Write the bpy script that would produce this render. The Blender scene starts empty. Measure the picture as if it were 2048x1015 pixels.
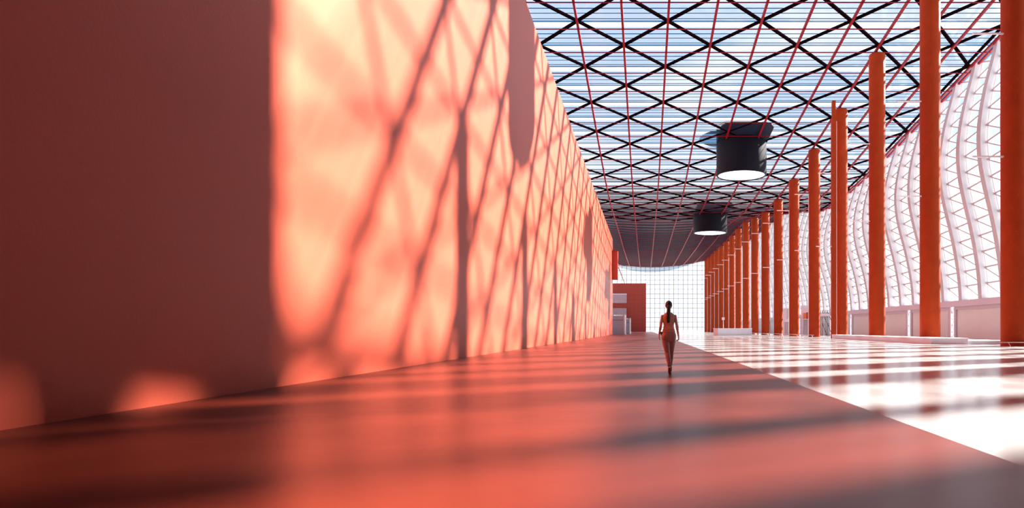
import bpy, bmesh, math, random
from mathutils import Vector, Matrix
random.seed(7)
S = bpy.context.scene
C = S.collection
PI = math.pi
CAMZ = 1.05
SUNV = Vector((1.0, .61, .778))          # direction towards the sun

# ------------------------------------------------------------------ materials
def nmat(name):
    m = bpy.data.materials.new(name); m.use_nodes = True
    nt = m.node_tree; nt.nodes.clear()
    out = nt.nodes.new('ShaderNodeOutputMaterial')
    return m, nt, out

def mixc(nt, fac, a, b):
    n = nt.nodes.new('ShaderNodeMix'); n.data_type = 'RGBA'
    for k, v in ((0, fac), (6, a), (7, b)):
        if hasattr(v, 'is_output'): nt.links.new(v, n.inputs[k])
        else: n.inputs[k].default_value = v if k == 0 else (*v, 1) if len(v) == 3 else v
    return n.outputs[2]

def pbr(name, col, rough=.5, var=.0, scale=4.0, spec=.5, metal=0.0, bump=0.0, bscale=60.0, stretch=(1, 1, 1),
        scratch=None, coat=0.0, coatr=.1, rvar=0.0, tint=None):
    m, nt, out = nmat(name)
    b = nt.nodes.new('ShaderNodeBsdfPrincipled')
    nt.links.new(b.outputs[0], out.inputs[0])
    b.inputs['Roughness'].default_value = rough
    b.inputs['Specular IOR Level'].default_value = spec
    b.inputs['Metallic'].default_value = metal
    if tint: b.inputs['Specular Tint'].default_value = (*tint, 1)
    b.inputs['Coat Weight'].default_value = coat
    b.inputs['Coat Roughness'].default_value = coatr
    tc = nt.nodes.new('ShaderNodeTexCoord')
    mp = nt.nodes.new('ShaderNodeMapping'); mp.inputs['Scale'].default_value = stretch
    nt.links.new(tc.outputs['Object'], mp.inputs[0])
    nz = nt.nodes.new('ShaderNodeTexNoise'); nz.inputs['Scale'].default_value = scale; nz.inputs['Detail'].default_value = 5
    nt.links.new(mp.outputs[0], nz.inputs[0])
    hi = tuple(min(1, c * (1 + var)) for c in col); lo = tuple(c * (1 - var) for c in col)
    c = mixc(nt, nz.outputs[0], lo, hi)
    if scratch:
        w = nt.nodes.new('ShaderNodeTexNoise'); w.inputs['Scale'].default_value = scratch[1]; w.inputs['Detail'].default_value = 8
        w.inputs['Distortion'].default_value = 2.5
        nt.links.new(mp.outputs[0], w.inputs[0])
        r = nt.nodes.new('ShaderNodeMapRange'); r.inputs[1].default_value = .64; r.inputs[2].default_value = .78
        r.inputs[4].default_value = scratch[2]
        nt.links.new(w.outputs[0], r.inputs[0])
        c = mixc(nt, r.outputs[0], c, scratch[0])
    if hasattr(c, 'is_output'): nt.links.new(c, b.inputs['Base Color'])
    if rvar:
        r2 = nt.nodes.new('ShaderNodeMapRange'); r2.inputs[3].default_value = rough - rvar; r2.inputs[4].default_value = rough + rvar
        n3 = nt.nodes.new('ShaderNodeTexNoise'); n3.inputs['Scale'].default_value = 1.3; n3.inputs['Detail'].default_value = 4
        nt.links.new(mp.outputs[0], n3.inputs[0]); nt.links.new(n3.outputs[0], r2.inputs[0])
        nt.links.new(r2.outputs[0], b.inputs['Roughness'])
    if bump:
        n2 = nt.nodes.new('ShaderNodeTexNoise'); n2.inputs['Scale'].default_value = bscale; n2.inputs['Detail'].default_value = 3
        nt.links.new(mp.outputs[0], n2.inputs[0])
        bp = nt.nodes.new('ShaderNodeBump'); bp.inputs['Strength'].default_value = bump; bp.inputs['Distance'].default_value = .01
        nt.links.new(n2.outputs[0], bp.inputs['Height']); nt.links.new(bp.outputs[0], b.inputs['Normal'])
    return m

def glassy(name, transl, clear, tint=(1, 1, 1), tcol=(.95, .97, 1.0), gloss=.06):
    """thin sheet: clear share, milky (translucent) share, a little reflection"""
    m, nt, out = nmat(name)
    tr = nt.nodes.new('ShaderNodeBsdfTransparent'); tr.inputs[0].default_value = (tint[0]*clear, tint[1]*clear, tint[2]*clear, 1)
    tl = nt.nodes.new('ShaderNodeBsdfTranslucent'); tl.inputs[0].default_value = (tcol[0]*transl, tcol[1]*transl, tcol[2]*transl, 1)
    a = nt.nodes.new('ShaderNodeAddShader'); nt.links.new(tr.outputs[0], a.inputs[0]); nt.links.new(tl.outputs[0], a.inputs[1])
    gl = nt.nodes.new('ShaderNodeBsdfGlossy'); gl.inputs['Roughness'].default_value = .08
    mx = nt.nodes.new('ShaderNodeMixShader'); mx.inputs[0].default_value = gloss
    nt.links.new(a.outputs[0], mx.inputs[1]); nt.links.new(gl.outputs[0], mx.inputs[2])
    nt.links.new(mx.outputs[0], out.inputs[0])
    return m

def emis(name, col, st):
    m, nt, out = nmat(name)
    e = nt.nodes.new('ShaderNodeEmission'); e.inputs[0].default_value = (*col, 1); e.inputs[1].default_value = st
    nt.links.new(e.outputs[0], out.inputs[0]); return m

M = {}
M['wall'] = pbr('red_plaster', (.48, .079, .045), rough=.36, var=.10, scale=.35, spec=.3, tint=(1, .35, .30), bump=.25, bscale=18)
M['red_floor'] = pbr('red_floor', (.078, .0095, .0035), rough=.33, var=.10, scale=.5, spec=.42, tint=(1, .22, .30), bump=.03, bscale=40,
                     scratch=((.15, .03, .02), 9.0, .15), stretch=(1, 2, 1), rvar=.03)
M['white_floor'] = pbr('white_terrazzo', (.31, .31, .315), rough=.18, var=.06, scale=6, spec=.35, bump=.02, bscale=120)
M['column'] = pbr('orange_red_render', (.31, .037, .006), rough=.6, var=.25, scale=1.1, spec=.12, bump=.5, bscale=7,
                  scratch=((.46, .13, .05), 2.2, .5))
M['beam_red'] = pbr('crimson_paint', (.19, .004, .012), rough=.5, var=.1, spec=.12)
M['beam_black'] = pbr('black_steel', (.005, .002, .003), rough=.85, var=.2, spec=.0)
M['fin'] = pbr('dark_louvre', (.016, .022, .038), rough=.35, var=.2)
M['glint'] = pbr('pale_slat', (.55, .60, .70), rough=.3, spec=.8)  # pale colour for strips that imitate roof glints
M['rib'] = pbr('white_rib', (.48, .50, .54), rough=.6, var=.05, scale=1.2)
M['lattice'] = pbr('white_lattice', (.50, .48, .51), rough=.6, var=.05)
M['mauve'] = pbr('mauve_paint', (.58, .58, .66), rough=.5, var=.05)
M['beige'] = pbr('beige_panel', (.68, .78, .77), rough=.6, var=.05, scale=.7)
M['solid'] = pbr('solid_roof', (.16, .05, .04), rough=.7, var=.1)
M['white'] = pbr('white_paint', (.78, .77, .80), rough=.45, var=.03)
M['plinth'] = pbr('plinth_stone', (.60, .62, .70), rough=.4, var=.06, scale=1.5)
M['mullion'] = pbr('grey_mullion', (.10, .105, .12), rough=.6, spec=.1, var=.1)
M['milk'] = glassy('milk_glass', .058, .85)
M['clear'] = glassy('clear_glass', .0, .92, tint=(.95, 1, 1))
M['band'] = glassy('white_roof_band', .15, .0)
M['shade_sheet'] = glassy('frosted_shade', .08, .55)  # for an unseen sheet added to dim the near floor
M['side'] = glassy('side_glass', .055, .84)
M['endg'] = glassy('end_glass', .12, .80)
M['lamp_body'] = pbr('lamp_housing', (.007, .008, .015), rough=.5, var=.15, spec=.08)
M['lamp_silhouette'] = pbr('lamp_silhouette', (.010, .018, .040), rough=.5, spec=.1, var=.3)
M['lamp_disc'] = emis('lamp_disc', (1, .98, .96), 3.0)
M['block'] = pbr('red_cladding', (.42, .045, .025), rough=.5, var=.06, scale=.4)
M['block_joint'] = pbr('cladding_joint', (.22, .02, .012), rough=.6)
M['recess'] = pbr('pink_recess', (.52, .33, .36), rough=.5, var=.2, scale=1.0)
M['booth'] = pbr('grey_booth', (.40, .33, .36), rough=.5, var=.08)
M['dark'] = pbr('dark_tube', (.05, .045, .055), rough=.4)
M['grey'] = pbr('grey_panel', (.34, .28, .32), rough=.5)
M['orange'] = pbr('orange_panel', (.62, .16, .05), rough=.5)
M['ground'] = pbr('pale_ground', (.60, .60, .60), rough=.8, var=.1, scale=.05)
M['skin'] = pbr('skin', (.85, .70, .70), rough=.5, var=.06, scale=12)
M['hair'] = pbr('hair', (.016, .018, .030), rough=.34, var=.3, scale=30, stretch=(8, 8, 1), bump=.5, bscale=40)
M['top'] = pbr('tan_top', (.85, .55, .46), rough=.7, var=.08, scale=14, bump=.3, bscale=50)
M['pants'] = pbr('rust_trousers', (.52, .37, .38), rough=.45, var=.08, scale=10)
M['shoe'] = pbr('brown_leather', (.22, .045, .015), rough=.3, var=.1)
M['bag'] = pbr('black_bag', (.02, .02, .025), rough=.4)
M['eye'] = pbr('eye', (.6, .58, .56), rough=.2)
M['lip'] = pbr('lip', (.40, .10, .09), rough=.4)

# ------------------------------------------------------------------ mesh helpers
class MB:
    def __init__(s): s.v = []; s.f = []; s.m = []
    def face(s, idx, mi=0): s.f.append(idx); s.m.append(mi)
    def box(s, x0, x1, y0, y1, z0, z1, mi=0):
        b = len(s.v)
        s.v += [(x0,y0,z0),(x1,y0,z0),(x1,y1,z0),(x0,y1,z0),(x0,y0,z1),(x1,y0,z1),(x1,y1,z1),(x0,y1,z1)]
        for q in ((0,3,2,1),(4,5,6,7),(0,1,5,4),(1,2,6,5),(2,3,7,6),(3,0,4,7)): s.face(tuple(b+i for i in q), mi)
        return s
    def quad(s, a, b, c, d, mi=0):
        n = len(s.v); s.v += [tuple(a), tuple(b), tuple(c), tuple(d)]; s.face((n, n+1, n+2, n+3), mi); return s
    def strip(s, P, side, up, mi=0):
        """rectangular section (half vectors side, up) swept along the points P"""
        b = len(s.v); side = Vector(side); up = Vector(up)
        for p in P:
            p = Vector(p)
            for a, c in ((-1,-1),(1,-1),(1,1),(-1,1)): s.v.append(tuple(p + side*a + up*c))
        for i in range(len(P)-1):
            for k in range(4):
                s.face((b+4*i+k, b+4*i+(k+1)%4, b+4*i+4+(k+1)%4, b+4*i+4+k), mi)
        s.face((b+3,b+2,b+1,b), mi); e = b+4*(len(P)-1); s.face((e,e+1,e+2,e+3), mi)
        return s
    def bar(s, a, b_, w, h=None, mi=0, upv=(0,0,1)):
        a = Vector(a); b_ = Vector(b_); d = (b_-a).normalized(); u = Vector(upv)
        if abs(d.dot(u)) > .98: u = Vector((0,1,0))
        sd = d.cross(u).normalized(); u = sd.cross(d)
        return s.strip([a, b_], sd*w/2, u*(h or w)/2, mi)
    def tube(s, P, R, n=12, mi=0, caps=True, flat=None):
        b = len(s.v); P = [Vector(p) for p in P]
        if not hasattr(R, '__len__'): R = [R]*len(P)
        prev = None
        for i, p in enumerate(P):
            d = (P[min(i+1, len(P)-1)] - P[max(i-1, 0)]).normalized()
            u = prev if prev is not None else (Vector((0,1,0)) if abs(d.y) < .9 else Vector((1,0,0)))
            sd = d.cross(u).normalized(); u = sd.cross(d).normalized(); prev = u
            for k in range(n):
                a = 2*PI*k/n; r = R[i]; rx, ry = r if hasattr(r, '__len__') else (r, r)
                s.v.append(tuple(p + sd*math.cos(a)*rx + u*math.sin(a)*ry))
        for i in range(len(P)-1):
            for k in range(n): s.face((b+n*i+k, b+n*i+(k+1)%n, b+n*i+n+(k+1)%n, b+n*i+n+k), mi)
        if caps:
            s.face(tuple(b+k for k in reversed(range(n))), mi); e = b+n*(len(P)-1); s.face(tuple(e+k for k in range(n)), mi)
        return s
    def lathe(s, c, prof, n=48, mi=0, capb=False, capt=False):
        b = len(s.v); cx, cy, cz = c
        for r, z in prof:
            for k in range(n):
                a = 2*PI*k/n; s.v.append((cx+r*math.cos(a), cy+r*math.sin(a), cz+z))
        for i in range(len(prof)-1):
            for k in range(n): s.face((b+n*i+k, b+n*i+(k+1)%n, b+n*i+n+(k+1)%n, b+n*i+n+k), mi)
        if capb: s.face(tuple(b+k for k in reversed(range(n))), mi)
        if capt:
            e = b+n*(len(prof)-1); s.face(tuple(e+k for k in range(n)), mi)
        return s
    def ball(s, c, r, n=16, m=10, mi=0):
        rx, ry, rz = r if hasattr(r, '__len__') else (r, r, r); b = len(s.v)
        for i in range(1, m):
            t = PI*i/m
            for k in range(n):
                a = 2*PI*k/n; s.v.append((c[0]+rx*math.sin(t)*math.cos(a), c[1]+ry*math.sin(t)*math.sin(a), c[2]-rz*math.cos(t)))
        for i in range(m-2):
            for k in range(n): s.face((b+n*i+k, b+n*i+(k+1)%n, b+n*i+n+(k+1)%n, b+n*i+n+k), mi)
        v0 = len(s.v); s.v += [(c[0], c[1], c[2]-rz), (c[0], c[1], c[2]+rz)]
        for k in range(n):
            s.face((v0, b+(k+1)%n, b+k), mi); e = b+n*(m-2); s.face((v0+1, e+k, e+(k+1)%n), mi)
        return s
    def build(s, name, mats, parent=None, smooth=False, loc=None):
        me = bpy.data.meshes.new(name); me.from_pydata(s.v, [], s.f)
        if not isinstance(mats, (list, tuple)): mats = [mats]
        for m in mats: me.materials.append(m)
        if len(mats) > 1: me.polygons.foreach_set('material_index', s.m)
        if smooth:
            me.polygons.foreach_set('use_smooth', [True]*len(me.polygons))
            try: me.set_sharp_from_angle(angle=math.radians(40))
            except Exception: pass
        me.update()
        o = bpy.data.objects.new(name, me); C.objects.link(o)
        if loc is not None: o.location = loc
        if parent: o.parent = parent
        return o

def tag(o, label=None, cat=None, group=None, kind=None):
    if label: o['label'] = label
    if cat: o['category'] = cat
    if group: o['group'] = group
    if kind: o['kind'] = kind
    return o
def empty(name, loc=(0, 0, 0)):
    o = bpy.data.objects.new(name, None); C.objects.link(o); o.location = loc; o.empty_display_size = .3
    return o
def remesh(mb, name, mat, parent, vox, smooth=3, loc=None):
    o = mb.build(name, mat, parent, loc=loc)
    r = o.modifiers.new('r', 'REMESH'); r.mode = 'VOXEL'; r.voxel_size = vox; r.use_smooth_shade = True
    q = o.modifiers.new('s', 'SMOOTH'); q.factor = .5; q.iterations = smooth
    dg = bpy.context.evaluated_depsgraph_get(); dg.update()
    me = bpy.data.meshes.new_from_object(o.evaluated_get(dg)); o.modifiers.clear(); old = o.data; o.data = me
    me.polygons.foreach_set('use_smooth', [True]*len(me.polygons))
    if not me.materials: me.materials.append(mat)
    bpy.data.meshes.remove(old); me.name = name
    return o

def lerp(t, a, b): return a+(b-a)*t
def interp(x, X, Y):
    if x <= X[0]: return Y[0]
    for i in range(len(X)-1):
        if x <= X[i+1]: return lerp((x-X[i])/(X[i+1]-X[i]), Y[i], Y[i+1])
    return Y[-1]

# ------------------------------------------------------------------ roof surface
PY = [-40, 98, 103, 107.3, 111.6, 115.9, 120, 124.4, 128.7, 140, 200, 240, 280, 300]
PH = [36.05+.1128*40, 36.05-.1128*98, 24.45, 24.05, 23.75, 23.47, 23.26, 23.12, 23.03, 23.0, 23.2, 24.0, 25.1, 25.6]
def roof(x, y):
    h = interp(y, PY, PH)
    r = min(1, max(0, (y-128)/40)); r = r*r*(3-2*r)
    return CAMZ + h + r*2.2*((x-2.4)/19.4)**2

LX = [-10.7, -6.4, -2.15, 2.1, 6.45, 10.85, 15.1, 19.3, 23.3, 27.1, 30.8, 34.4]
NY0, DY = 64.0, 4.28
JA, JB = -7, 49
def ny(j): return NY0 + DY*j
Y_OPEN = 33.0; Y_END = 275.0
XL, XR = -15.0, 34.9

ceiling = empty('ceiling', (10, 60, 34)); tag(ceiling, 'glazed roof on a crimson and black steel diagrid', 'ceiling', kind='structure')
def cpart(mb, name, mat, smooth=False):
    o = mb.build(name, mat, smooth=smooth); o.parent = ceiling; o.matrix_parent_inverse = Matrix.Translation(ceiling.location).inverted(); return o
bpy.context.view_layer.update()
# red longitudinal beams
YS = [y for y in [Y_OPEN + 4.28*i for i in range(0, 57)] if y < Y_END] + [Y_END]
for x in LX:
    m = MB(); m.strip([(x, y, roof(x, y)-.14) for y in YS], (.105, 0, 0), (0, 0, .11)); cpart(m, 'long_beam', M['beam_red'])
m = MB(); m.strip([(XR+.05, y, roof(XR, y)-.1) for y in YS], (.10, 0, 0), (0, 0, .12)); cpart(m, 'edge_beam', M['beam_red'])
m = MB(); m.strip([(34.4-.45, y, roof(34.4, y)+.05) for y in YS], (.12, 0, 0), (0, 0, .10)); cpart(m, 'edge_rail', M['beam_black'])
# thin transverse bars
k = 0
TY = [60.75+4.1+4.28*i for i in range(-8, 50)]
TY = [y-.05 for y in TY if Y_OPEN < y < Y_END]
XS = [XL]+LX+[XR]
for y in TY:
    m = MB(); m.strip([(x, y, roof(x, y)-.27) for x in XS], (0, .035, 0), (0, 0, .045)); cpart(m, 'cross_bar', M['beam_red'])
# black diagonals through the nodes
def diag(i0, j0, di):
    P = []; i, j = i0, j0
    while 0 <= i <= 11 and j <= 19:
        if j >= JA: P.append((LX[i], ny(j), roof(LX[i], ny(j))+.06))
        i += di; j += 1
    if len(P) > 1:
        m = MB()
        d = (Vector(P[-1])-Vector(P[0])); sd = Vector((d.y, -d.x, 0)).normalized()*.155
        m.strip(P, sd, (0, 0, .09)); cpart(m, 'diagonal_beam', M['beam_black'])
for j in range(JA-12, JB):
    if j % 2 == 1: diag(0, j, 1)          # even columns of nodes fall on odd rows
    if j % 2 == 0: diag(11, j, -1)
for i in range(0, 0): pass
# glazing and louvre fins
mg, mc, mw, mf, ms = MB(), MB(), MB(), MB(), MB()
def rstrip(mb, y0, y1, dz=.30):
    for a, b in zip(XS[:-1], XS[1:]):
        mb.quad((a, y0, roof(a, y0)+dz), (b, y0, roof(b, y0)+dz), (b, y1, roof(b, y1)+dz), (a, y1, roof(a, y1)+dz))
for ty in TY[:-1]:
    T = lambda u: ty + .62 + u*4.28
    rstrip(mg, T(.02), T(.27)); rstrip(mc, T(.27), T(.31)); rstrip(mg, T(.31), T(.46))
    rstrip(mg, T(.48), T(.67)); rstrip(mg, T(.69), T(.745)); rstrip(mc, T(.745), T(.80)); rstrip(mw, T(.80), T(1.02), .31)
    for u in ((.29, .47, .68, .80) if ty < 112 else (.10, .29, .47, .60, .80, .97)):
        y = T(u); d = .030 if ty < 100 else interp(y, [100, 125, 150, 180], [.035, .09, .17, .26])
        if u == .80: d *= .7
        if u == .29: d *= .6
        mf.strip([(x, y, roof(x, y)+.30) for x in XS], (0, .018, 0), (0, 0, d))
    if ty > 118:  # added pale strips imitate glints in the far roof
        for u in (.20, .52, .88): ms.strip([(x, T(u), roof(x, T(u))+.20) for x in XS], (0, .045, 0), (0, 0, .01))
cpart(mg, 'milk_panes', M['milk']); cpart(mc, 'clear_panes', M['clear']); cpart(mw, 'white_panes', M['band']); cpart(mf, 'louvre_fins', M['fin']); cpart(ms, 'glint_strips', M['glint'])
# solid roof over and behind the near end
m = MB(); m.strip([((XL+XR)/2, y, roof(0, y)+.25) for y in (-22, 0, Y_OPEN)], ((XR-XL)/2+.6, 0, 0), (0, 0, .2)); cpart(m, 'solid_panel', M['solid'])
m = MB()
for dz in (.1, .45): m.v += [(26.6, Y_OPEN-.3, roof(27, Y_OPEN-.3)+dz), (35.5, Y_OPEN-.3, roof(35, Y_OPEN-.3)+dz), (35.5, 38.3, roof(35, 38.3)+dz)]
m.f = [(2, 1, 0), (3, 4, 5), (0, 1, 4, 3), (1, 2, 5, 4), (2, 0, 3, 5)]; m.m = [0]*5; cpart(m, 'shade_corner', M['solid'])  # unseen triangle shaped to set the shadow edge on the left wall

# ------------------------------------------------------------------ floor, walls
def struct(o): o['kind'] = 'structure'; return o
struct(MB().box(-6.71, 2.90, -22, 300, -.2, 0).build('floor', M['red_floor']))
struct(MB().box(2.90, 36.2, -22, 300, -.2, 0).build('floor', M['white_floor']))
struct(MB().box(-22, -6.71, 139.4, 300, -.2, 0).build('floor', M['red_floor']))
struct(MB().box(-500, 700, -150, 900, -.6, -.25).build('ground', M['ground']))
struct(MB().box(-7.3, -6.71, -22, 139.4, -.1, 18.35+CAMZ).build('wall_left', M['wall']))
struct(MB().box(-7.3, 36, -22.6, -22, -.1, 40).build('wall_back', M['solid']))

# right wall: curved ribs, lattice, beam, panels
RH = [3.2, 5.4, 7.5, 9.8, 12, 14.1, 16.8, 19.4, 22.3, 25.2, 26.6, 28.0]
RX = [35.3, 35.2, 34.9, 34.5, 34.0, 33.45, 32.97, 32.9, 33.3, 34.0, 34.4, 34.75]
def ribx(t):                        # t 0..1 along the height, smoothed
    h = 3.2 + t*24.8
    return (interp(h-1, RH, RX)+interp(h, RH, RX)+interp(h+1, RH, RX))/3
wr = empty('wall_right', (35.3, 60, 0)); tag(wr, 'tall white wall of curved ribs with lattice glazing above beige panels', 'wall', kind='structure')
bpy.context.view_layer.update()
def wpart(mb, name, mat):
    o = mb.build(name, mat); o.parent = wr; o.matrix_parent_inverse = Matrix.Translation(wr.location).inverted(); return o
RSP = 4.5
ribY = [72.0 + RSP*i for i in range(-13, 46)]
ribY = [y for y in ribY if 24 < y < 274]
def rz(y, t): return CAMZ + 3.2 + t*(roof(34.7, y)+.02-CAMZ-3.2)
NT = 22
for y in ribY:
    P = [(ribx(k/NT)+.34, y, rz(y, k/NT)) for k in range(NT+1)]
    m = MB(); m.strip(P, (.36, 0, 0), (0, .40, 0)); wpart(m, 'rib', M['rib'])
for y0, y1 in zip(ribY[:-1], ribY[1:]):
    m = MB(); a, b = y0+.38, y1-.38; nn = 15
    pt = lambda y, t: Vector((ribx(t)+.58, y, rz(y, t)))
    for q in range(nn):
        t0, t1 = q/nn, (q+1)/nn
        m.bar(pt(a, t0), pt(b, t0), .16); m.bar(pt(b, t1), pt(a, t0), .13)
    for yy in (a+.06, b-.25): m.strip([pt(yy, k/NT) for k in range(NT+1)], (.04, 0, 0), (0, .035, 0))
    wpart(m, 'lattice', M['lattice'])
m = MB()
ys = [25.2]+ribY+[276]
for y0, y1 in zip(ys[:-1], ys[1:]):
    for k in range(11):
        t0, t1 = k/11, (k+1)/11
        m.quad((ribx(t0)+.80, y0, rz(y0, t0)), (ribx(t0)+.80, y1, rz(y1, t0)), (ribx(t1)+.80, y1, rz(y1, t1)), (ribx(t1)+.80, y0, rz(y0, t1)))
wpart(m, 'side_glazing', M['side'])
wpart(MB().box(35.0, 35.95, 13, 280, CAMZ+2.55, CAMZ+3.22), 'sill_beam', M['mauve'])
wpart(MB().box(35.2, 36.0, -22, 25.5, 0, 42), 'solid_wall', M['solid'])
wpart(MB().box(34.7, 35.9, 25.2, 31.0, 29.6, roof(35, 25)), 'shade_panel', M['shade_sheet'])  # unseen sheet added to shade the left of the near floor
m = MB(); m.strip([(35.3, y, roof(35.3, y)-.12) for y in (30.9, 38.5)], (.5, 0, 0), (0, 0, .25)); wpart(m, 'shade_panel', M['rib'])  # unseen strip added to trim the sun low on the left wall
y = 13.5; i = 0
while y < 272:
    y1 = y+12.9
    m = MB(); m.box(35.42, 35.6, y+.8, y1, 0, CAMZ+2.55); wpart(m, 'lower_panel', M['beige'])
    m = MB(); m.box(35.22, 35.45, y+.8, y+1.5, 0, CAMZ+2.55); m.box(35.22, 35.45, y1-.5, y1, 0, CAMZ+2.55); m.box(35.26, 35.45, y+1.5, y1-.5, CAMZ+2.2, CAMZ+2.55)
    wpart(m, 'panel_frame', M['mauve'])
    m = MB(); m.box(35.40, 35.42, y+.05, y+.75, 0, CAMZ+2.5); wpart(m, 'slit_window', M['side'])
    m = MB()
    for q in range(5): m.bar((35.38, y, q*.75), (35.38, y+.8, q*.75), .05); m.bar((35.38, y+(0 if q % 2 else .8), q*.75), (35.38, y+(.8 if q % 2 else 0), q*.75+.75), .05)
    wpart(m, 'slit_lattice', M['lattice'])
    y = y1; i += 1

# end wall: gridded glass
ew = empty('window_1', (10, 290, 0)); tag(ew, 'far glass end wall with a fine square grid of mullions', 'window', kind='structure')
bpy.context.view_layer.update()
def epart(mb, name, mat):
    o = mb.build(name, mat); o.parent = ew; o.matrix_parent_inverse = Matrix.Translation(ew.location).inverted(); return o
XE = [-20+2*i for i in range(29)]
def lowh(x): return CAMZ + 24.2 + .0115*(x-2)**2
m, mc = MB(), MB()
for a, b in zip(XE[:-1], XE[1:]):
    m.quad((a, 290, 0), (b, 290, 0), (b, 290, lowh(b)), (a, 290, lowh(a)))
    mc.quad((a, 290, lowh(a)), (b, 290, lowh(b)), (b, 290, 42), (a, 290, 42))
epart(m, 'frosted_panes', M['endg']); epart(mc, 'clear_panes', M['clear'])
m = MB()
for x in XE: m.box(x-.09, x+.09, 289.8, 289.95, 0, 42)
for q in range(21): m.box(-20, 36, 289.78, 289.97, CAMZ-1+q*2.0-.08, CAMZ-1+q*2.0+.08)
epart(m, 'mullion_grid', M['mullion'])
# ------------------------------------------------------------------ columns
COLX = 23.5
ORD = ['rightmost', 'second', 'third', 'fourth', 'fifth', 'sixth', 'seventh', 'eighth', 'ninth', 'tenth', 'eleventh', 'twelfth',
       'thirteenth', 'fourteenth', 'fifteenth', 'sixteenth', 'seventeenth', 'eighteenth', 'nineteenth']
def column(n):
    y = 43.47+12.9*n if n >= 0 else 29.9; h = roof(COLX, y)-.35; r = .80 if n >= 0 else 1.0  # unseen near column is widened and shifted to fit its wall shadow
    root = empty('column', (COLX, y, 0))
    if n == 0: lab = 'rightmost huge red column, cut by the frame edge, low white rail at its foot'
    elif n == 1: lab = 'second tall red column from the right, running out of the top of the frame'
    elif n == 2: lab = 'third red column from the right, its rounded top just under a roof node'
    elif n == 3: lab = 'fourth red column from the right, directly beside the narrow red post'
    elif n == 17: lab = 'farthest red column, standing next to the glass end wall'
    elif n < 0: lab = 'red column beside the camera, outside the right edge'
    else: lab = 'smooth red column, %s in the row counted from the right edge' % ORD[n]
    tag(root, lab, 'column', 'row of tall red columns', 'thing')
    m = MB(); m.lathe((0, 0, 0), [(r, 0)] + [(r, h*k/10) for k in range(1, 10)] + [(r, h-.18), (r-.05, h-.05), (r-.16, h)], 40, capb=True, capt=True)
    m.build('shaft', M['column'], root, smooth=True)
    m = MB(); m.bar((0, 0, h-.02), (0, 0, h+.30), .12); m.bar((-.3, 0, h+.1), (.3, 0, h+.1), .1); m.build('top_joint', M['beam_red'], root)
    for z in (CAMZ+10.95, CAMZ+18.75):
        m = MB(); m.bar((-2.75, -.15, z), (-.72, -.15, z), .10, .09); m.build('bracket_arm', M['white'], root)['label'] = 'thin white bracket arm'
    if n >= 3: MB().bar((-.86, -.3, .05), (-.86, -.3, CAMZ+18.75), .045 if n < 8 else .07).build('light_line', M['white'], root)['label'] = 'thin white line standing in for gap light'  # white rod added to draw the light showing between columns
    return root
for n in range(-1, 18): column(n)
t = empty('column', (22.7, 25.9, 0)); tag(t, 'unseen slim red column added to shade the left wall', 'column', kind='thing')  # out of view, added for the shadow it throws on the left wall
MB().lathe((0, 0, 0), [(.72, 0), (.72, 32.0), (.66, 32.2)], 32, capb=True, capt=True).build('shaft', M['column'], t, smooth=True)
MB().lathe((0, 0, 0), [(.86, 0), (.86, .15), (.73, .2)], 32).build('base', M['column'], t, smooth=True)

# narrow red post beside the fourth column
t = empty('red_post', (22.05, 80.0, 0)); tag(t, 'narrow square red post standing close beside the fourth column', 'post')
hp = CAMZ+25.3
MB().box(-.26, .26, -.26, .26, 0, hp-.6).build('shaft', M['column'], t)
MB().box(-.20, .20, -.20, .20, hp-.6, roof(22, 80)-.3).build('cap', M['column'], t)
MB().box(.262, .30, -.28, -.22, .1, hp-1).build('light_line', M['white'], t)  # thin white strip drawn for a pale line beside the post
MB().bar((-2.1, -.1, CAMZ+9.7), (-.2, -.1, CAMZ+9.7), .09).build('bracket_arm', M['white'], t)

# ------------------------------------------------------------------ pendants
def pendant(x, y, hb, ht, lab, back=7.0):
    R = 3.42; t = empty('pendant_lamp', (x, y, CAMZ+hb)); H = ht-hb
    tag(t, lab, 'lamp', 'huge drum pendant lamps')
    m = MB(); m.lathe((0, 0, 0), [(R-.22, .35), (R-.22, .02), (R-.12, -.02), (R-.03, .03), (R, .14), (R, H-.7), (R-.12, H-.3), (R-.45, H-.06), (R-.9, H)], 64, capt=True)
    m.build('housing', M['lamp_body'], t, smooth=True)
    P = [(-R, 0), (-R, -back+1.2), (-R+.5, -back+.3), (-R+1.3, -back), (R-1.3, -back), (R-.5, -back+.3), (R, -back+1.2), (R, 0)]
    m = MB(); n = len(P)
    for dz in (.0, .18): m.v += [(a, b, roof(x+a, y+b)-(CAMZ+hb)+dz) for a, b in P]
    m.face(tuple(range(n))); m.face(tuple(n+i for i in reversed(range(n))))
    for i in range(n): m.face((i, n+i, n+(i+1) % n, (i+1) % n))
    m.build('silhouette_plate', M['lamp_silhouette'], t)  # added dark plate stands in for the lamp top's silhouette above the roof
    m = MB(); m.lathe((0, 0, 0), [(.001, .12), (R-.23, .12)], 64); m.lathe((0, 0, 0), [(R-.23, .12), (R-.23, .16)], 64)
    m.build('diffuser', M['lamp_disc'], t)['label'] = 'glowing white disc'
    m = MB(); m.lathe((0, 0, 0), [(R-.225, .10), (R-.18, .10), (R-.18, .2)], 64); m.build('rim', M['fin'], t, smooth=True)
    return t
pendant(13.2, 49.5, 26.6, 33.5, 'drum lamp nearest the camera, hanging above the frame', 1.8)
pendant(13.2, 94.0, 21.1, 28.2, 'larger dark drum pendant lamp with glowing white underside, higher in the picture')
pendant(13.1, 138.5, 19.45, 25.6, 'smaller, farther dark drum pendant lamp hanging below the flattened roof', 13.0)

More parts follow.
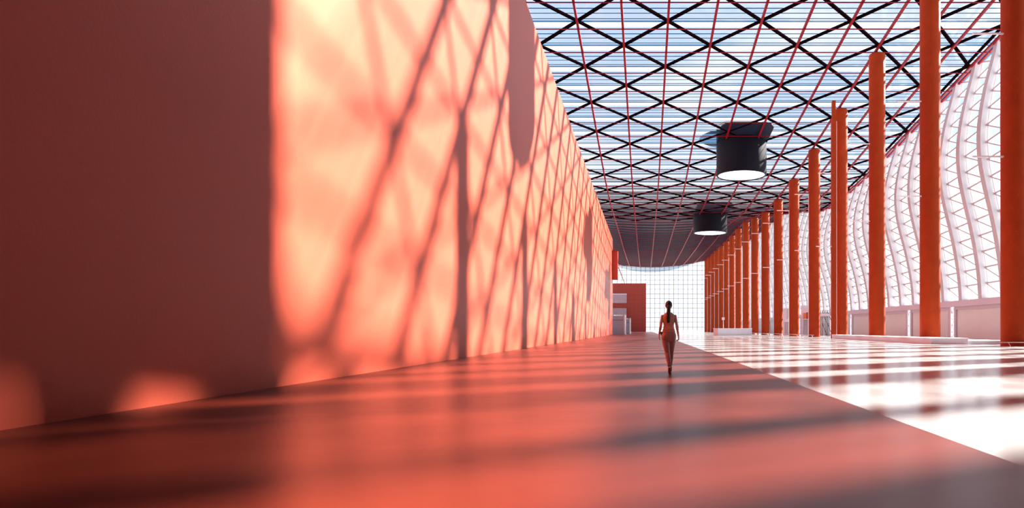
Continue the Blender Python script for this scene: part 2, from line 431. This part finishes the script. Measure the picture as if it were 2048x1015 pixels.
# ------------------------------------------------------------------ furniture of the hall
t = empty('low_platform', (21.6, 63, 0)); tag(t, 'long low white platform at the feet of the second to fourth columns', 'platform')
m = MB()
P = [(20.1, 48.0), (22.6, 47.8), (22.65, 78.5), (21.45, 78.5)]
def prism(mb, P, z0, z1):
    b = len(mb.v); n = len(P)
    mb.v += [(x, y, z0) for x, y in P]+[(x, y, z1) for x, y in P]
    mb.face(tuple(b+i for i in reversed(range(n)))); mb.face(tuple(b+n+i for i in range(n)))
    for i in range(n): mb.face((b+i, b+(i+1)%n, b+n+(i+1)%n, b+n+i))
    return mb
prism(m, [(x-21.6, y-63) for x, y in P], 0, .38); m.build('base', M['plinth'], t)
m = MB(); prism(m, [(x-21.6+dx, y-63) for (x, y), dx in zip(P, (-.05, .03, .03, -.05))], .38, .44); m.build('top_slab', M['white'], t)
t = empty('lower_step', (24.2, 57, 0)); tag(t, 'flat white step beside the near end of the low platform', 'step')
MB().box(-1.35, 1.6, -8.5, -2.0, 0, .20).build('base', M['plinth'], t); MB().box(-1.4, 1.65, -8.55, -1.95, .20, .26).build('top_slab', M['white'], t)

def rail(x0, y0, x1, y1, z, lab, posts=True):
    L = math.hypot(x1-x0, y1-y0); t = empty('low_rail', (x0, y0, 0)); tag(t, lab, 'rail', 'low white rails along the columns')
    MB().bar((0, 0, z), (x1-x0, y1-y0, z), .07, .05).build('top_bar', M['white'], t)
    n = max(2, int(L/5)+1)
    for i in range(n):
        u = (i+.15)/(n-.7)
        a = Vector(((x1-x0)*u, (y1-y0)*u, 0)); d = Vector((.10, -.1, 0))
        MB().bar(a+d, a+Vector((0, 0, z)), .04).build('strut', M['white'], t)
    return t
rail(22.0, 42.4, 26.6, 42.4, .24, 'low white rail in front of the rightmost column')
for n in range(4, 9):
    y = 43.47+12.9*n
    rail(22.45, y-7.5 if n > 4 else y-4, 22.45, y+5.4, .28, 'low white floor rail running past the %s column from the right' % ORD[n])

t = empty('reception_counter', (15.0, 112.9, 0)); tag(t, 'plain white block counter standing before the far red columns', 'counter')
m = MB(); prism(m, [(-3.0, 0), (3.2, 3.8), (2.4, 5.4), (-3.6, 1.6)], 0, 1.14); m.build('body', M['plinth'], t)
m = MB(); prism(m, [(-3.05, -.05), (3.27, 3.78), (2.42, 5.46), (-3.68, 1.6)], 1.14, 1.22); m.build('top_slab', M['white'], t)
t = empty('sign_post', (13.9, 122, 0)); tag(t, 'small square sign on a thin pole behind the white counter', 'sign')
MB().tube([(0, 0, 0), (0, 0, 2.75)], .045, 8).build('pole', M['white'], t); MB().box(-.24, .24, -.04, .04, 2.72, 3.2).build('sign_face', M['white'], t)
MB().lathe((0, 0, 0), [(.25, 0), (.25, .04), (.05, .07)], 20, capb=True).build('foot', M['white'], t)

def kiosk(x, y, w, hs, lab, boxes, pole=None):
    t = empty('kiosk', (x, y, 0)); tag(t, lab, 'kiosk')
    MB().box(-w*.35, w*.05, -.3, .3, 0, hs-.1).build('pedestal', M['grey'], t); MB().box(w*.12, w*.42, -.2, .3, 0, hs-.1).build('side_panel', M['mauve'], t)
    MB().box(-w/2, w/2, -.5, .5, hs-.1, hs).build('shelf', M['white'], t)
    if pole: MB().tube([(pole, .2, hs), (pole, .2, hs+2.2)], .05, 8).build('pole', M['orange'], t)
    MB().box(-w/2-.05, w/2+.2, .9, 1.0, 0, hs+2.4).build('back_board', M['mauve'], t)
    return t
kiosk(28.1, 119.3, 1.3, 2.85, 'mauve kiosk with red and orange boxes on its white shelf', 2)
kiosk(26.0, 125.5, 1.1, 2.55, 'mauve kiosk with a thin orange pole on its shelf', 0, .1)
for dx, mt, nm, h, lab in ((-.30, M['orange'], 'display_box', 1.05, 'orange box on the kiosk shelf'), (.25, M['block'], 'display_box', 1.15, 'dark red box on the kiosk shelf')):
    o = MB().box(-.22, .22, -.25, .25, 0, h).build(nm, mt, loc=(28.1+dx, 119.3, 2.85)); tag(o, lab, 'box', 'boxes on the kiosk shelf')
# dark tubular frame tower
t = empty('scaffold_tower', (31.2, 117.5, 0)); tag(t, 'dark tubular frame tower with a pale box, seen left of the narrow red post', 'scaffold')
for sx in (-1.0, 0, 1.0):
    for sy in (-.5, .5):
        MB().tube([(sx*.9, sy, 0), (sx*.9, sy, 4.4)], .045, 8).build('post', M['dark'], t)
m = MB()
for z0 in (.1, 2.2):
    for sx in (-.9, 0):
        m.tube([(sx, -.5, z0+2.0), (sx+.75, -.5, z0)], .05, 8); m.tube([(sx, -.5, z0+2.0), (sx+.35, -.5, z0+1.95), (sx+.38, -.5, z0+1.65), (sx+.1, -.5, z0+1.5)], .04, 8)
m.build('braces', M['dark'], t)
MB().box(-.95, .35, -.6, .4, 3.3, 3.75).build('box_panel', M['white'], t)
for z in (2.3, 4.3): MB().box(-.95, .95, -.55, -.49, z, z+.06).build('crossbar', M['grey'], t)

# red block at the far end
t = empty('red_block', (-5.4, 231, 0)); tag(t, 'tall clad red block at the far end of the left wall', 'building block')
MB().box(-6.2, 5.6, 0, 12, .15, 16.6).build('cladding', M['block'], t)
m = MB()
for q in range(1, 12): m.box(-6.2, 5.62, -.03, .0, q*1.4, q*1.4+.05)
for q in range(1, 9): m.box(-6.2+q*1.3, -6.16+q*1.3, -.03, .0, .15, 16.6)
m.build('joints', M['block_joint'], t)
MB().box(-6.2, 5.5, -.05, 12, 0, .16).build('plinth', M['white'], t)
m = MB().box(-6.2, -.95, -.4, 0, 9.9, 12.8); m.build('upper_panel', M['recess'], t)
MB().box(-6.2, -.92, -.45, 0, 12.8, 13.1).build('panel_ledge', M['white'], t)
MB().box(-6.2, -1.0, -.4, 0, 3.0, 8.2).build('lower_panel', M['recess'], t)
t = empty('wall_box', (-6.3, 138, 0)); tag(t, 'dark red box fixed high on the far end of the left wall', 'box')
MB().box(-.42, .72, -1.2, 1.3, CAMZ+10.1, CAMZ+15.6).build('casing', M['block'], t); MB().box(-.42, .76, -1.25, 1.35, CAMZ+15.6, CAMZ+15.8).build('cover', M['column'], t)
a, b = Vector((-5.58, 138, CAMZ+12.5)), Vector((-7.0, 231.3, CAMZ+15.45))
t = empty('tie_rod', a); tag(t, 'thin dark red rod from the wall box to the red block', 'rod')
MB().tube([(.12, .5, 0), tuple(b-a)], .10, 10).build('rod', M['beam_red'], t); MB().ball(tuple(b-a), .3).build('end_ball', M['white'], t, smooth=True)

def booth(x0, x1, y, d, h, lab, nf):
    t = empty('ticket_booth', ((x0+x1)/2, y, 0)); tag(t, lab, 'booth'); w = (x1-x0)/2
    MB().box(-w, w-.3, 0, d, 0, h-.15).build('body', M['booth'], t)
    MB().box(w-.3, w, -.06, d, 0, h).build('side_post', M['white'], t)
    MB().box(-w, w-.4, -.04, .0, h*.72, h*.74).build('groove', M['beam_red'], t)
    for i in range(nf):
        xx = -w+.25+(2*w-.7)*(i+.5)/nf-.12
        m = MB(); m.tube([(xx, -.1, h-.15), (xx, d*.8, h-.15)], .16, 16); m.build('rounded_fin', M['white'], t, smooth=True)
    return t
booth(-6.9, -4.2, 143, 3.0, 4.1, 'grey booth with a row of rounded white fins at the end of the left wall', 5)
booth(-4.6, -3.45, 159, 2.0, 3.65, 'narrower grey booth with rounded top just behind the larger booth', 2)

# ------------------------------------------------------------------ the walking woman
px, py = .545, 16.0
man = empty('person', (px, py, 0)); tag(man, 'person with long black ponytail walking away, tan top and rust trousers', 'person')
def loft(mb, rings, n=20):
    """rings: (cx, cy, cz, rx, ry)"""
    b = len(mb.v)
    for cx, cy, cz, rx, ry in rings:
        for k in range(n):
            a = 2*PI*k/n; mb.v.append((cx+rx*math.cos(a), cy+ry*math.sin(a), cz))
    for i in range(len(rings)-1):
        for k in range(n): mb.face((b+n*i+k, b+n*i+(k+1)%n, b+n*i+n+(k+1)%n, b+n*i+n+k))
    mb.face(tuple(b+k for k in reversed(range(n)))); e = b+n*(len(rings)-1); mb.face(tuple(e+k for k in range(n)))
    return mb
hipL, kneeL, ankL = Vector((-.078, 0, .86)), Vector((-.035, -.06, .50)), Vector((.010, -.19, .135))
hipR, kneeR, ankR = Vector((.080, 0, .86)), Vector((.060, .12, .51)), Vector((.048, .22, .135))
shL, elL, wrL = Vector((-.150, 0, 1.352)), Vector((-.188, -.045, 1.125)), Vector((-.222, .06, .93))
shR, elR, wrR = Vector((.150, 0, 1.352)), Vector((.186, -.09, 1.125)), Vector((.222, -.13, .885))
torso = [(0,-.005,.80,.13,.10),(0,-.01,.86,.165,.118),(0,-.01,.92,.168,.118),(0,0,1.0,.145,.10),(0,.005,1.08,.118,.086),(0,.01,1.14,.112,.08),
         (0,.005,1.22,.128,.088),(0,0,1.30,.140,.092),(0,0,1.35,.143,.082),(0,-.004,1.385,.132,.068),(0,-.008,1.415,.105,.056),(0,-.012,1.445,.068,.048)]
def seg(a, b, m1, n=4): return [a.lerp(b, i/n) for i in range(n+1)]
b = MB()
loft(b, torso)
b.tube([(0,-.012,1.40),(0,-.008,1.46),(0,.005,1.53)], [.052,.046,.048], 14)
b.ball((0,.008,1.612), (.074,.093,.105), 20, 14)                  # skull
b.ball((0,.045,1.555), (.052,.052,.058), 16, 10)                  # jaw
b.tube([(0,.10,1.605),(0,.113,1.585),(0,.105,1.572)], [.010,.014,.012], 8)   # nose
for s in (-1, 1): b.ball((s*.077,.005,1.60), (.010,.018,.030), 8, 8)         # ears
for sh, el, wr in ((shL, elL, wrL), (shR, elR, wrR)):
    b.ball(sh, .041, 14, 10)
    b.tube([sh.lerp(Vector((0,0,1.40)), .55), sh, sh.lerp(el,.35), sh.lerp(el,.7), el, el.lerp(wr,.3), el.lerp(wr,.7), wr], [.034,.041,.038,.034,.032,.034,.026,.021], 14)
for hp_, kn, an in ((hipL, kneeL, ankL), (hipR, kneeR, ankR)):
    b.tube([hp_, hp_.lerp(kn,.4), kn, kn.lerp(an,.35), kn.lerp(an,.8), an, an-Vector((0,-.02,.06))], [.085,.070,.048,.050,.032,.028,.03], 16)
def hand(b, wr, side, curl):
    dn = Vector((side*.06, .05, -1)).normalized(); fw = Vector((0, 1, .05)); fw = (fw-dn*fw.dot(dn)).normalized(); lat = dn.cross(fw)
    pe = wr+dn*.085
    b.tube([wr-dn*.01, wr+dn*.03, wr+dn*.06, pe], [(.018,.022),(.016,.034),(.015,.040),(.014,.038)], 12)
    for k, L in enumerate((.062, .070, .066, .052)):
        base = pe+fw*(.030-.020*k)-dn*.006; P = [base]; d = dn.copy(); inw = -side*Vector((1, 0, 0)); ang = 0
        for q, fr in enumerate((.42, .33, .25)):
            ang += curl*(1+.15*k); d = (dn*math.cos(ang)+inw*math.sin(ang)).normalized(); P.append(P[-1]+d*L*fr)
        b.tube(P, [.0088,.0085,.0078,.0065], 8)
    th = wr+dn*.03+fw*.028
    b.tube([th, th+dn*.025+fw*.022, th+dn*.052+fw*.026-Vector((side*.012,0,0)), th+dn*.070+fw*.018-Vector((side*.02,0,0))], [.013,.011,.0095,.008], 8)
hand(b, wrL, -1, .30); hand(b, wrR, 1, .75)
remesh(b, 'body', M['skin'], man, .0058, 2)
# sleeveless top
m = MB(); loft(m, [(c[0], c[1], c[2], c[3]+.010, c[4]+.012) for c in torso if 1.07 < c[2] < 1.38] and
    [(0,-.004,.985,.160,.116),(0,0,1.02,.150,.108)] + [(c[0], c[1], c[2], c[3]+.010, c[4]+.012) for c in torso if 1.07 < c[2] < 1.38] + [(0,-.004,1.385,.128,.078),(0,-.008,1.405,.098,.068)], 28)
m.tube([(-.14,-.10,1.10),(-.04,-.115,1.08),(.06,-.112,1.045),(.13,-.07,1.03)], .008, 8)
m.tube([(-.12,-.095,1.03),(0,-.12,1.045),(.12,-.095,1.08)], .007, 8)
remesh(m, 'sleeveless_top', M['top'], man, .007, 2)
# trousers
m = MB(); loft(m, [(0,-.008,.76,.10,.10),(0,-.012,.80,.152,.118),(0,-.014,.86,.177,.130),(0,-.012,.92,.174,.126),(0,-.004,.97,.155,.110),(0,0,.995,.148,.104)], 28)
for hp_, kn, an in ((hipL, kneeL, ankL), (hipR, kneeR, ankR)):
    e = an+Vector((0, 0, .06))
    m.ball(tuple(hp_+Vector((0,-.035,.005))), (.090,.098,.105), 16, 12)
    m.tube([hp_+Vector((0,0,.02)), hp_.lerp(kn,.25), hp_.lerp(kn,.6), kn, kn.lerp(e,.35), kn.lerp(e,.75), e], [.094,.092,.074,.060,.058,.046,.042], 18)
    m.tube([kn+Vector((-.055,0,.012)), kn+Vector((0,-.062,.010)), kn+Vector((.055,0,.014))], .007, 6)
tr = remesh(m, 'trousers', M['pants'], man, .0075, 2)
MB().lathe((0,-.002,0), [(.150,.978),(.153,.98),(.153,1.0),(.148,1.004)], 32).build('waistband', M['pants'], man, smooth=True).scale = (1, .74, 1)
# hair
m = MB(); m.ball((0,-.004,1.622), (.083,.100,.104), 24, 18); m.ball((0,-.05,1.575), (.062,.055,.06), 16, 12)
m.tube([(0,-.085,1.60),(-.003,-.125,1.58),(-.008,-.132,1.50),(-.012,-.125,1.40),(-.015,-.128,1.30),(-.012,-.13,1.22),(-.010,-.13,1.195)], [.028,.036,.043,.046,.046,.036,.014], 16)
h = remesh(m, 'hair', M['hair'], man, .006, 2)
bm = bmesh.new(); bm.from_mesh(h.data)
bmesh.ops.delete(bm, geom=[v for v in bm.verts if v.co.y > .045 and v.co.z < 1.665 - max(0, .09-v.co.y)*.2 and v.co.z > 1.4], context='VERTS')
bm.to_mesh(h.data); bm.free()
MB().lathe((0,-.112,1.588), [(.030,-.012),(.034,0),(.030,.012)], 16).build('hair_tie', M['bag'], h, smooth=True)
for s in (-1, 1):
    MB().ball((s*.028,.088,1.612), (.013,.010,.008), 12, 8).build('eye', M['eye'], man, smooth=True)
MB().ball((0,.098,1.550), (.022,.009,.008), 12, 8).build('lips', M['lip'], man, smooth=True)
# heeled shoes
for an, yaw in ((ankL, .03), (ankR, -.03)):
    r = empty('shoe', (0, 0, 0)); bpy.data.objects.remove(r)
    m = MB(); ax, ay = an.x, an.y
    m.tube([(ax,ay-.055,.105),(ax,ay-.03,.098),(ax,ay+.03,.078),(ax+yaw*.5,ay+.09,.040),(ax+yaw,ay+.14,.026),(ax+yaw,ay+.185,.020),(ax+yaw,ay+.205,.016)],
           [(.020,.020),(.031,.036),(.032,.034),(.040,.026),(.044,.022),(.034,.017),(.012,.010)], 16)
    m.tube([(ax,ay-.035,.10),(ax,ay-.045,.04),(ax,ay-.045,.0)], [.024,.014,.011], 12)
    m.tube([(ax,ay-.01,.10),(ax,ay-.015,.145),(ax,ay-.015,.16)], [(.036,.040),(.036,.040),(.034,.036)], 16)
    remesh(m, 'heeled_shoe', M['shoe'], man, .005, 1)
o = MB().ball((-.172,.02,.955), (.026,.06,.045), 16, 12).build('waist_pouch', M['bag'], man, smooth=True); o['label'] = 'small black pouch at the left hip'

# ------------------------------------------------------------------ light
W = bpy.data.worlds.new('World'); S.world = W; W.use_nodes = True
nt = W.node_tree; nt.nodes.clear()
out = nt.nodes.new('ShaderNodeOutputWorld'); bg = nt.nodes.new('ShaderNodeBackground'); nt.links.new(bg.outputs[0], out.inputs[0])
tc = nt.nodes.new('ShaderNodeTexCoord'); sp = nt.nodes.new('ShaderNodeSeparateXYZ'); nt.links.new(tc.outputs['Generated'], sp.inputs[0])
mr = nt.nodes.new('ShaderNodeMapRange'); mr.inputs[1].default_value = .03; mr.inputs[2].default_value = .30; nt.links.new(sp.outputs[2], mr.inputs[0])
sky = mixc(nt, mr.outputs[0], (.62, .80, 1.0), (.13, .40, .78))
mp = nt.nodes.new('ShaderNodeMapping'); mp.inputs['Scale'].default_value = (1.4, 1.4, 4.5); nt.links.new(tc.outputs['Generated'], mp.inputs[0])
nz = nt.nodes.new('ShaderNodeTexNoise'); nz.inputs['Scale'].default_value = 2.6; nz.inputs['Detail'].default_value = 7; nt.links.new(mp.outputs[0], nz.inputs[0])
cr = nt.nodes.new('ShaderNodeMapRange'); cr.inputs[1].default_value = .48; cr.inputs[2].default_value = .72; nt.links.new(nz.outputs[0], cr.inputs[0])
col = mixc(nt, cr.outputs[0], sky, (.95, .97, 1.0))
nt.links.new(col, bg.inputs[0]); bg.inputs[1].default_value = .9

sl = bpy.data.lights.new('sun', 'SUN'); sl.energy = 48; sl.angle = math.radians(1.25); sl.color = (1.0, .93, .84)
so = bpy.data.objects.new('sun', sl); C.objects.link(so)
so.rotation_euler = SUNV.normalized().to_track_quat('Z', 'Y').to_euler(); so.location = (60, 60, 80)

# ------------------------------------------------------------------ camera
cd = bpy.data.cameras.new('camera'); cd.sensor_width = 36; cd.lens = 36*1365/2048
cd.shift_x = (1024-1291)/2048; cd.shift_y = (658-507.5)/2048
cd.clip_start = .05; cd.clip_end = 2000
co = bpy.data.objects.new('camera', cd); C.objects.link(co); co.location = (0, 0, CAMZ); co.rotation_euler = (PI/2, 0, 0)
S.camera = co

S.view_settings.view_transform = 'Standard'; S.view_settings.look = 'None'; S.view_settings.gamma = 1
S.view_settings.exposure = 0; S.view_settings.use_curve_mapping = False
cy = S.cycles
cy.use_denoising = True; cy.max_bounces = 8; cy.diffuse_bounces = 3; cy.glossy_bounces = 3; cy.transmission_bounces = 6
cy.transparent_max_bounces = 24; cy.sample_clamp_indirect = 6; cy.caustics_reflective = False; cy.caustics_refractive = False
